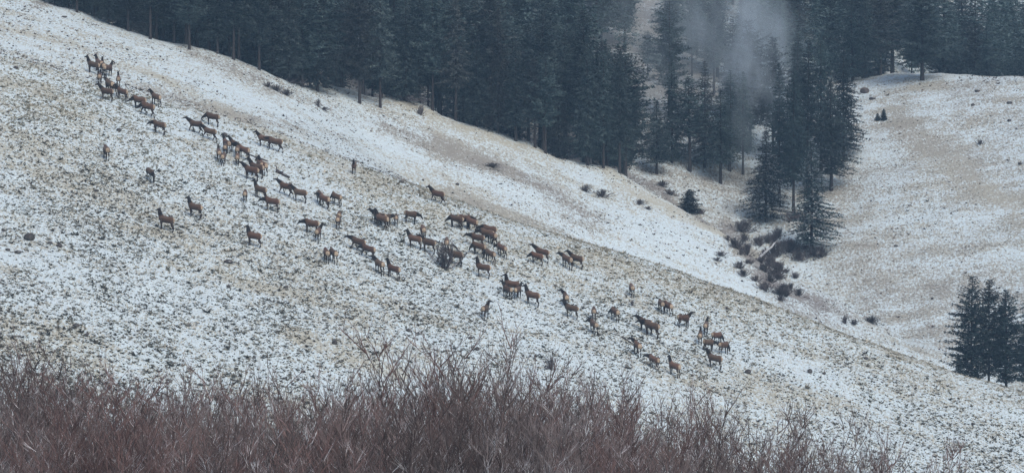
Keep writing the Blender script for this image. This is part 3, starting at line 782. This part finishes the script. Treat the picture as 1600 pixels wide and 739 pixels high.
# ------------------------------------------------------------------ elk
def elk_mat():
    m, nt, b = newmat('elk_coat', .85)
    at = N_(nt, 'ShaderNodeAttribute', attribute_name='coat'); tc = N_(nt, 'ShaderNodeTexCoord')
    nz = noise(nt, tc.outputs['Object'], 9, 3, .6)
    mul = N_(nt, 'ShaderNodeMix', data_type='RGBA', blend_type='MULTIPLY'); mul.inputs[0].default_value = 1
    mr = N_(nt, 'ShaderNodeMapRange'); nt.links.new(nz, mr.inputs[0]); mr.inputs[3].default_value = .7; mr.inputs[4].default_value = 1.3
    nt.links.new(at.outputs['Color'], mul.inputs[6]); nt.links.new(mr.outputs[0], mul.inputs[7])
    nt.links.new(mul.outputs[2], b.inputs['Base Color']); b.inputs['Sheen Weight'].default_value = .1
    return m
M_elk = elk_mat()
def loft(mb, C, Ry, Rz, k=12):
    """closed tube through centres C with radii sideways Ry and in the vertical plane Rz"""
    C = np.asarray(C, float); n = len(C); V = []
    T = np.gradient(C, axis=0); T /= np.linalg.norm(T, axis=1)[:, None]
    S = np.cross(np.array([0, 0, 1.]), T); bad = np.linalg.norm(S, axis=1) < .25
    S[bad] = [0, 1, 0]; S /= np.linalg.norm(S, axis=1)[:, None]
    S = S-T*np.sum(S*T, 1)[:, None]; S /= np.linalg.norm(S, axis=1)[:, None]
    U = np.cross(T, S)
    for i in range(n):
        for j in range(k):
            t = 2*math.pi*j/k; V.append(C[i]+S[i]*Ry[i]*math.cos(t)+U[i]*Rz[i]*math.sin(t))
    V.append(C[0]-T[0]*Rz[0]*.5); V.append(C[-1]+T[-1]*Rz[-1]*.5)
    Fc = [[i*k+j, i*k+(j+1) % k, (i+1)*k+(j+1) % k, (i+1)*k+j] for i in range(n-1) for j in range(k)]
    a, b = n*k, n*k+1
    Fc += [[a, (j+1) % k, j, a] for j in range(k)]+[[b, (n-1)*k+j, (n-1)*k+(j+1) % k, b] for j in range(k)]
    mb.append((np.array(V), Fc))
tmp_ob = bpy.data.objects.new('tmp', bpy.data.meshes.new('tmp')); COL.objects.link(tmp_ob)
md = tmp_ob.modifiers.new('r', 'REMESH'); md.mode = 'VOXEL'; md.voxel_size = .034; md.use_smooth_shade = True
md2 = tmp_ob.modifiers.new('s', 'SMOOTH'); md2.factor = .4; md2.iterations = 1
def elk_mesh(x0, y0, head, s, neck, nyaw, walk, seed):
    """head: heading in degrees (0 = facing image left, 90 = away from the viewer, 180 = right)"""
    r = np.random.RandomState(seed); L = []
    bl = r.uniform(.90, .98)
    spine = np.array([(-.80, 0, 1.14), (-.74, 0, 1.13), (-.58, 0, 1.11), (-.3, 0, 1.06), (0, 0, 1.03), (.28, 0, 1.04), (.48, 0, 1.08), (.62, 0, 1.12), (.70, 0, 1.14)])
    spine[:, 0] *= bl
    loft(L, spine, [.14, .235, .285, .30, .31, .295, .25, .19, .10], [.13, .24, .31, .31, .32, .345, .345, .29, .16])
    n0 = np.array([.50*bl, 0, 1.17]); na = R(neck); ny = R(nyaw)
    nd = np.array([math.cos(na)*math.cos(ny), math.cos(na)*math.sin(ny), math.sin(na)])
    NL = .72
    n1 = n0+nd*NL*.5+np.array([.03, 0, .0]); n2 = n0+nd*NL
    loft(L, [n0-nd*.12, n0+nd*.1, n1, n2], [.18, .18, .145, .10], [.29, .27, .205, .135])
    # head: tips down from the neck when raised, follows the neck when grazing
    hp = -18 if neck > 40 else (neck-38 if neck > -25 else neck-25)
    hp = max(hp, -78); hy = ny*1.35+R(r.uniform(-18, 18)); ha = R(hp)
    hd = np.array([math.cos(ha)*math.cos(hy), math.cos(ha)*math.sin(hy), math.sin(ha)])
    h0 = n2-hd*.06
    loft(L, [h0, h0+hd*.12, h0+hd*.26, h0+hd*.40, h0+hd*.47], [.085, .092, .066, .05, .045], [.095, .115, .085, .062, .05])
    hs = np.cross([0, 0, 1.], hd); hs /= np.linalg.norm(hs); hu = np.cross(hd, hs)
    for sd in (-1, 1):
        e0 = h0+hs*sd*.07+hu*.07; e1 = e0+hs*sd*.16+hu*.13-hd*.05
        loft(L, [e0, (e0+e1)/2, e1], [.03, .05, .022], [.028, .032, .02], 8)
    legs = []
    for k, (sx, sd) in enumerate(((1, 1), (1, -1), (-1, 1), (-1, -1))):
        ph = (walk*(1 if (k in (0, 3)) else -1))*.26 + r.uniform(-.04, .04)
        yy = .155*sd
        if sx > 0:
            hx = .46*bl
            pts = [(hx, yy, 1.02), (hx+.02, yy, .84), (hx+.03+ph*.45, yy*.95, .58), (hx+.02+ph*.85, yy*.9, .30), (hx+.0+ph, yy*.9, .09), (hx+.05+ph, yy*.9, .03)]
            lift = max(0, ph)*.55 if walk else 0
            pts = [(a, b, c+lift*(1 if c < .2 else .5 if c < .5 else 0)) for a, b, c in pts]
            loft(L, pts, [.12, .095, .062, .052, .047, .058], [.17, .13, .072, .055, .05, .062], 10)
        else:
            hx = -.52*bl
            pts = [(hx, yy, 1.06), (hx+.06, yy*1.05, .84), (hx-.0+ph*.3, yy, .66), (hx-.14+ph*.6, yy*.95, .47), (hx-.10+ph*.9, yy*.9, .24), (hx-.08+ph, yy*.9, .09), (hx-.03+ph, yy*.9, .03)]
            loft(L, pts, [.16, .145, .095, .062, .052, .048, .058], [.24, .21, .125, .075, .055, .05, .062], 10)
    loft(L, [(-.80*bl, 0, 1.24), (-.87*bl, 0, 1.19), (-.89*bl, 0, 1.11)], [.035, .035, .02], [.035, .035, .02], 8)
    V = []; Fq = []; n = 0
    for a, f in L:
        V.append(a); Fq += [[i+n for i in dict.fromkeys(q)] for q in f]; n += len(a)
    V = np.concatenate(V)
    me = bpy.data.meshes.new('e'); me.from_pydata([tuple(p) for p in V], [], Fq); me.update()
    old = tmp_ob.data; tmp_ob.data = me; bpy.data.meshes.remove(old)
    dg = bpy.context.evaluated_depsgraph_get(); dg.update()
    res = bpy.data.meshes.new_from_object(tmp_ob.evaluated_get(dg))
    nv = len(res.vertices); P = np.zeros(nv*3, np.float32); res.vertices.foreach_get('co', P); P = P.reshape(-1, 3).astype(float)
    # coat colours: grey-brown body, dark neck, head and legs, cream rump
    var = r.uniform(.75, 1.25); warm = r.uniform(.9, 1.12)
    body = np.array([.085*warm, .052, .036])*var; dk = np.array([.013, .010, .009]); leg = np.array([.034, .024, .019]); cream = np.array([.42, .33, .24])*r.uniform(.8, 1.1)
    col = np.tile(body, (nv, 1))
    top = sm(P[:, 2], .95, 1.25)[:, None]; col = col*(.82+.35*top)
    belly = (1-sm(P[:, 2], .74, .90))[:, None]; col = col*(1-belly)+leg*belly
    along = (P-n0)@nd; perp = np.linalg.norm(P-n0-along[:, None]*nd, axis=1)
    neckm = sm(along, .02, .25)*(P[:, 0] > .35)*1.0
    dh = np.linalg.norm(P-(h0+hd*.2), axis=1); hm = 1-sm(dh, .30, .42)
    m = np.clip(np.maximum(neckm, hm), 0, 1)[:, None]; col = col*(1-m)+dk*m
    col = np.where(hm[:, None] > .5, dk*1.5, col)
    rm = ((1-sm(P[:, 0], -.78*bl, -.66*bl))*sm(P[:, 2], .84, .95)*(1-sm(np.abs(P[:, 1]), .17, .25)))[:, None]
    rm = np.clip(rm, 0, 1); col = col*(1-rm)+cream*rm
    c4 = np.ones((nv, 4), np.float32); c4[:, :3] = col
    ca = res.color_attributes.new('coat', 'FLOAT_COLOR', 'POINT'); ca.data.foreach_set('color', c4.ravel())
    # stand on the slope: follow the ground under every foot
    P *= s
    hr = R(head); dx, dy = -math.cos(hr), math.sin(hr)       # forward direction in plan
    wx = P[:, 0]*dx - P[:, 1]*dy; wy = P[:, 0]*dy + P[:, 1]*dx
    g = H(x0+wx, y0+wy); g0 = Hs(x0, y0)
    cx = np.clip(P[:, 0], -.75*s, .6*s)
    gl = H(x0+cx*dx, y0+cx*dy)
    wgt = 1-sm(P[:, 2], .15*s, 1.0*s)
    dz = (gl-g0)*(1-wgt)*.72+(g-g0)*wgt
    Q = np.column_stack([wx, wy, P[:, 2]+dz+.0])
    res.vertices.foreach_set('co', Q.astype(np.float32).ravel()); res.update()
    res.polygons.foreach_set('use_smooth', np.ones(len(res.polygons), bool))
    res.materials.clear(); res.materials.append(M_elk)
    return res, g0
ELK = [
(260,361,8,1.08,76,0,0,'side-on elk with upright neck alone at left, lowest there'),
(305,341,18,1.05,70,0,0,'elk with upright neck just above right of the lowest lone elk at left'),
(397,386,4,1.05,78,0,0,'side-on elk with upright neck alone below the flat-necked feeding elk'),
 # foot u, foot v, heading, size, neck angle, neck yaw (+left of the elk), walk, label
(146,116,15,1.0,68,0,0,'elk with head raised, leftmost of the topmost tight cluster'),
(155,113,60,1.0,60,10,0,'elk half hidden in the middle of the topmost tight cluster, head just above the others'),
(161,117,75,1.0,60,-10,0,'elk packed close behind the rear-view calf in the topmost cluster'),
(169,120,118,.95,55,0,0,'elk with pale rump at the right end of the topmost tight cluster'),
(156,132,90,.85,10,0,0,'small rear-view elk with round pale rump just below the topmost cluster'),
(185,136,85,.85,68,5,0,'narrow rear-view elk alone between the topmost cluster and the side-on trio'),
(171,145,55,1.0,30,0,0,'elk turned away, upper one of the overlapping trio below the topmost cluster'),
(178,149,40,.9,-20,0,0,'elk overlapped by two neighbours in the trio below the topmost cluster'),
(167,158,8,1.0,48,0,0,'side-on elk with stretched neck, lowest left of the trio below the topmost cluster'),
(191,157,28,.95,45,0,0,'elk beside the lowest side-on elk of the upper left trio, body angled away'),
(244,166,40,.95,50,15,0,'elk above right of the two overlapping dark elk, head turned left'),
(218,171,8,1.0,-25,0,0,'dark elk reaching down, left one of two overlapping dark elk'),
(231,182,18,1.05,-30,0,1,'dark elk in front, right one of two overlapping dark elk'),
(249,210,20,1.0,-4,0,0,'elk alone with neck held level, below the two overlapping dark elk'),
(166,249,72,1.0,-50,0,0,'lone elk seen from behind grazing at the far left'),
(235,284,-120,.95,-50,0,0,'lone elk with head down towards the viewer, left of the herd middle'),
(306,209,10,1.0,36,0,1,'walking elk, left one of the pair marching leftwards'),
(332,197,6,1.0,-32,0,0,'grazing elk above the pair marching leftwards'),
(328,220,10,.95,42,0,1,'walking elk, right one of the pair marching leftwards'),
(354,238,60,.95,62,10,0,'elk facing away with head up, upper one of the left file of rear-view elk'),
(352,243,90,.85,30,0,0,'small elk hidden between others in the left file of rear-view elk'),
(342,252,80,.9,55,0,0,'elk at lower left of the left file of rear-view elk'),
(349,258,94,.9,-30,0,0,'lowest elk of the left file of rear-view elk, pale rump'),
(367,240,42,.95,48,10,0,'elk with raised head at the top of the right file of rear-view elk'),
(371,247,90,.9,-30,0,0,'tan rear-view elk in the middle of the right file'),
(371,259,90,.85,-45,0,0,'tan rear-view elk lowest in the right file'),
(381,249,30,1.0,32,0,0,'dark side-on elk on the right of the right file of rear-view elk'),
(413,231,5,.95,50,0,0,'elk with raised head, front one of a pair walking nose to tail'),
(430,237,0,1.05,5,0,1,'elk with lowered head, rear one of a pair walking nose to tail'),
(393,282,15,1.08,40,10,0,'large elk in front of the close group of four in the herd middle'),
(401,277,18,1.05,58,0,0,'elk directly behind the large front elk of the close group of four'),
(411,273,55,1.0,62,10,0,'elk at the right of the close group of four, head high'),
(406,271,68,.95,20,0,0,'elk squeezed between others in the close group of four'),
(383,316,90,.85,-40,0,0,'small rear-view elk left of the raised-head elk under the close group'),
(407,311,22,.98,72,0,0,'elk with upright neck below the close group of four'),
(425,331,2,1.02,-6,0,0,'side-on elk feeding with neck stretched flat, below the upright-neck elk'),
(447,307,14,1.0,38,0,1,'walking elk, left one of the pair below the dark fallen log'),
(469,316,5,.98,46,0,0,'elk, right one of the pair below the dark fallen log'),
(500,319,72,.95,-20,0,0,'elk seen from behind, upper one of an overlapping pair right of the log'),
(507,326,42,1.0,20,0,1,'elk stepping left, lower one of an overlapping pair right of the log'),
(526,321,42,.9,-45,0,0,'grazing elk just right of the overlapping pair, head low left'),
(530,349,90,.85,-30,0,0,'tan rear-view elk, upper of two in line one behind the other'),
(528,357,90,.88,-40,0,0,'tan rear-view elk, lower of two in line one behind the other'),
(487,366,4,1.05,-8,0,0,'side-on elk with neck reaching forward, left of a rear-view elk'),
(497,377,100,.95,48,-35,0,'rear-view elk with dark head turned right, under the reaching elk'),
(510,410,76,.95,-50,0,0,'left one of two grazing elk side by side with hidden heads'),
(521,411,62,1.0,-50,0,0,'right one of two grazing elk side by side with hidden heads'),
(560,394,10,1.02,18,0,1,'dark elk striding left, front one of an overlapping walking pair'),
(576,405,26,1.0,-10,0,1,'lighter elk behind, rear one of an overlapping walking pair'),
(593,428,55,1.0,38,28,0,'elk facing away with head turned back left, left of the upright-neck elk'),
(615,436,30,1.0,72,0,0,'elk with upright neck below the walking pair in the herd middle'),
(684,318,6,1.0,50,0,1,'elk striding left alone near the top of the crest'),
(597,358,32,1.05,62,0,0,'dark elk with raised head in front of a tight trio'),
(593,353,22,1.0,30,0,0,'elk right behind the dark raised-head elk of the tight trio'),
(602,353,150,.9,0,0,0,'elk of the tight trio whose head points right'),
(619,353,90,.85,-40,0,0,'small rear-view elk standing alone right of the tight trio'),
(642,350,160,.95,-18,0,0,'elk facing right with lowered head, right of the lone rear-view calf'),
(661,373,80,.95,-45,0,0,'rear-view elk above the pair left of the gnarled bush'),
(648,388,12,.98,62,0,0,'elk with raised head, left one of the pair left of the gnarled bush'),
(670,395,10,1.02,42,0,0,'elk, right one of the pair left of the gnarled bush'),
(698,393,88,.95,-30,0,0,'elk seen from behind through the gnarled bush'),
(711,415,4,1.1,20,0,0,'large side-on elk standing right behind the gnarled bush'),
(713,357,8,1.0,-36,0,0,'grazing elk, left end of the row of three above the herd middle'),
(726,356,158,1.0,-10,0,0,'elk in the middle of the row of three above the herd middle'),
(737,362,30,1.0,-30,0,0,'elk, right end of the row of three above the herd middle'),
(765,374,4,1.05,-4,0,0,'elk with level neck, top of the stacked trio near the crest'),
(761,379,14,1.0,-8,0,0,'middle elk of the stacked trio near the crest'),
(769,383,55,1.0,-40,0,0,'lowest elk of the stacked trio near the crest, head down left'),
(746,387,4,1.0,6,0,0,'elk with neck stretched flat, left of the stacked trio'),
(748,400,20,1.0,-48,0,0,'elk with head down right below the stretched-neck elk'),
(766,411,45,.95,-18,0,0,'elk reaching low left, below the stacked trio'),
(784,402,50,.95,-10,0,0,'elk behind and right of the low-reaching elk below the stacked trio'),
(755,434,6,1.02,80,0,0,'greyish side-on elk with upright neck, alone right of the gnarled bush'),
(847,409,6,1.0,38,0,0,'dark elk, upper one of a pair overlapping side by side below the crest'),
(839,414,4,.9,-34,0,0,'small grazing elk, lower one of a pair overlapping side by side below the crest'),
(886,420,52,1.0,25,20,0,'pale-backed elk turned away, left one of a pair nearest the crest'),
(901,419,15,1.0,44,0,0,'side-on elk, right one of a pair nearest the crest'),
(800,461,2,1.05,82,0,0,'dark side-on elk standing behind two smaller elk'),
(793,466,48,.9,60,10,0,'smaller elk in front of the dark side-on elk, left side'),
(809,467,112,.9,52,-10,0,'smaller elk in front of the dark side-on elk, right side, head pointing right'),
(832,478,12,1.05,72,0,0,'elk with upright neck standing clear right of the cluster of three'),
(758,498,110,.95,60,-30,0,'slim rear-view elk with dark head to the right, alone above the thicket'),
(884,479,80,.95,42,40,0,'elk facing away with dark neck left, right above a side-on elk'),
(893,497,6,.98,52,0,0,'side-on elk directly below the one facing away'),
(928,500,90,.9,-40,0,0,'rear-view elk, upper of two in line right of the side-on elk'),
(928,522,66,.95,10,15,0,'elk with small head left, lower of two in line'),
(961,502,62,.95,-34,15,0,'grazing elk with dark head low left, alone right of the two in line'),
(987,463,82,.9,-45,0,0,'lone grazing rear-view elk high near the crest on the right'),
(1033,488,75,.9,-45,0,0,'dark grazing elk, left one of a small pair near the crest'),
(1044,492,58,.95,-30,10,0,'grazing elk, right one of a small pair near the crest'),
(1009,519,20,1.0,30,0,0,'elk mostly hidden behind the large shaggy elk'),
(1018,527,15,1.12,12,0,0,'large shaggy elk with lowered head, biggest of the right-hand group'),
(1068,512,150,.98,40,0,0,'elk facing right with dark raised neck on the right-hand side'),
(996,556,70,1.0,30,25,0,'elk facing away with head turned left, left of the lower right group'),
(1103,522,98,.9,62,-25,0,'rear-view elk with head turned right, top of the lower right group'),
(1094,538,94,.88,58,-10,0,'rear-view elk left of centre in the lower right group'),
(1120,538,140,.9,-45,0,0,'elk with head down right in the lower right group'),
(1107,549,150,.88,-15,0,0,'small elk leaning right just above the side-on elk'),
(1131,554,135,.92,-48,0,0,'grazing elk at the right end of the herd'),
(1117,576,12,1.02,62,0,0,'side-on elk with upright neck, lowest in the lower right group'),
(1054,588,42,1.0,72,0,0,'elk with upright dark neck, lowest of the whole herd'),
(1022,576,45,.92,8,15,0,'elk with level dark head left of the lowest elk'),
(553,272,-90,.9,66,0,0,'slender elk facing the viewer alone above the herd middle'),
]
for i, (u, v, hd_, s, nk, nyw, wk, lab) in enumerate(ELK):
    x, y, z = ray(u, v)
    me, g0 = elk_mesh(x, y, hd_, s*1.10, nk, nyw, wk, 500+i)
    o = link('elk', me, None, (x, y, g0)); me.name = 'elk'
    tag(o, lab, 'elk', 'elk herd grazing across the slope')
bpy.data.objects.remove(tmp_ob)

# ------------------------------------------------------------------ air: even haze and the drifting mist
def vol_mat(name, dens, color):
    m = bpy.data.materials.new(name); m.use_nodes = True; nt = m.node_tree; nt.nodes.clear()
    o = nt.nodes.new('ShaderNodeOutputMaterial'); p = nt.nodes.new('ShaderNodeVolumePrincipled')
    p.inputs['Color'].default_value = (*color, 1); p.inputs['Density'].default_value = dens; p.inputs['Anisotropy'].default_value = .2
    nt.links.new(p.outputs[0], o.inputs['Volume']); return m, nt, p
hm_, _, _ = vol_mat('haze', .00018, (.46, .70, .95))
X0, X1, Y0, Y1, Z0, Z1 = -380, 380, -110, 1120, -140, 240
bv = [(x, y, z) for z in (Z0, Z1) for y in (Y0, Y1) for x in (X0, X1)]
me = bpy.data.meshes.new('haze'); me.from_pydata(bv, [], [(0, 2, 3, 1), (4, 5, 7, 6), (0, 1, 5, 4), (2, 6, 7, 3), (0, 4, 6, 2), (1, 3, 7, 5)]); me.materials.append(hm_)
ho = link('haze', me); ho['kind'] = 'stuff'
def mist(u, v, y, rx, rz, dens, lab, tilt):
    m, nt, p = vol_mat('mist', .1, (.84, .94, 1.0))
    tc = N_(nt, 'ShaderNodeTexCoord')
    mp = N_(nt, 'ShaderNodeMapping'); mp.inputs['Scale'].default_value = (1.5, .7, .6); mp.inputs['Rotation'].default_value = (0, R(tilt), 0)
    mp.inputs['Location'].default_value = (u*.37, 0, v*.9)
    nt.links.new(tc.outputs['Object'], mp.inputs[0])
    nz = noise(nt, mp.outputs[0], .16, 4, .6)
    # fade to nothing at the rim of the cloud
    ln = N_(nt, 'ShaderNodeVectorMath', operation='LENGTH'); sc_ = N_(nt, 'ShaderNodeVectorMath', operation='MULTIPLY'); sc_.inputs[1].default_value = (1/rx, 1/20., 1/rz)
    nt.links.new(tc.outputs['Object'], sc_.inputs[0]); nt.links.new(sc_.outputs[0], ln.inputs[0])
    fall = math_(nt, 'SUBTRACT', 1.0, ln.outputs['Value'], clamp=True)
    dn = math_(nt, 'MULTIPLY', sstep(nt, nz, .42, .72), math_(nt, 'POWER', fall, .7))
    dn = math_(nt, 'MULTIPLY', dn, dens)
    nt.links.new(dn, p.inputs['Density'])
    import bmesh
    bm = bmesh.new(); bmesh.ops.create_icosphere(bm, subdivisions=3, radius=1)
    for q in bm.verts: q.co = (q.co.x*rx, q.co.y*20, q.co.z*rz)
    me = bpy.data.meshes.new('mist'); bm.to_mesh(me); bm.free(); me.materials.append(m)
    o = link('mist', me, None, ((u-800)/F*y, y, (369.5-v)/F*y)); 
    o['kind'] = 'stuff'; o['label'] = lab; o['category'] = 'mist'
mist(1180, 120, 613, 7.0, 18, .17, 'brightest tongue of mist beside the round-topped pine', -14)
mist(1115, 90, 620, 16, 18, .05, 'wide thin veil of mist left of the bright tongue', 20)
mist(1010, 30, 640, 16, 11, .03, 'faint mist between the tree tops near the upper border', 50)
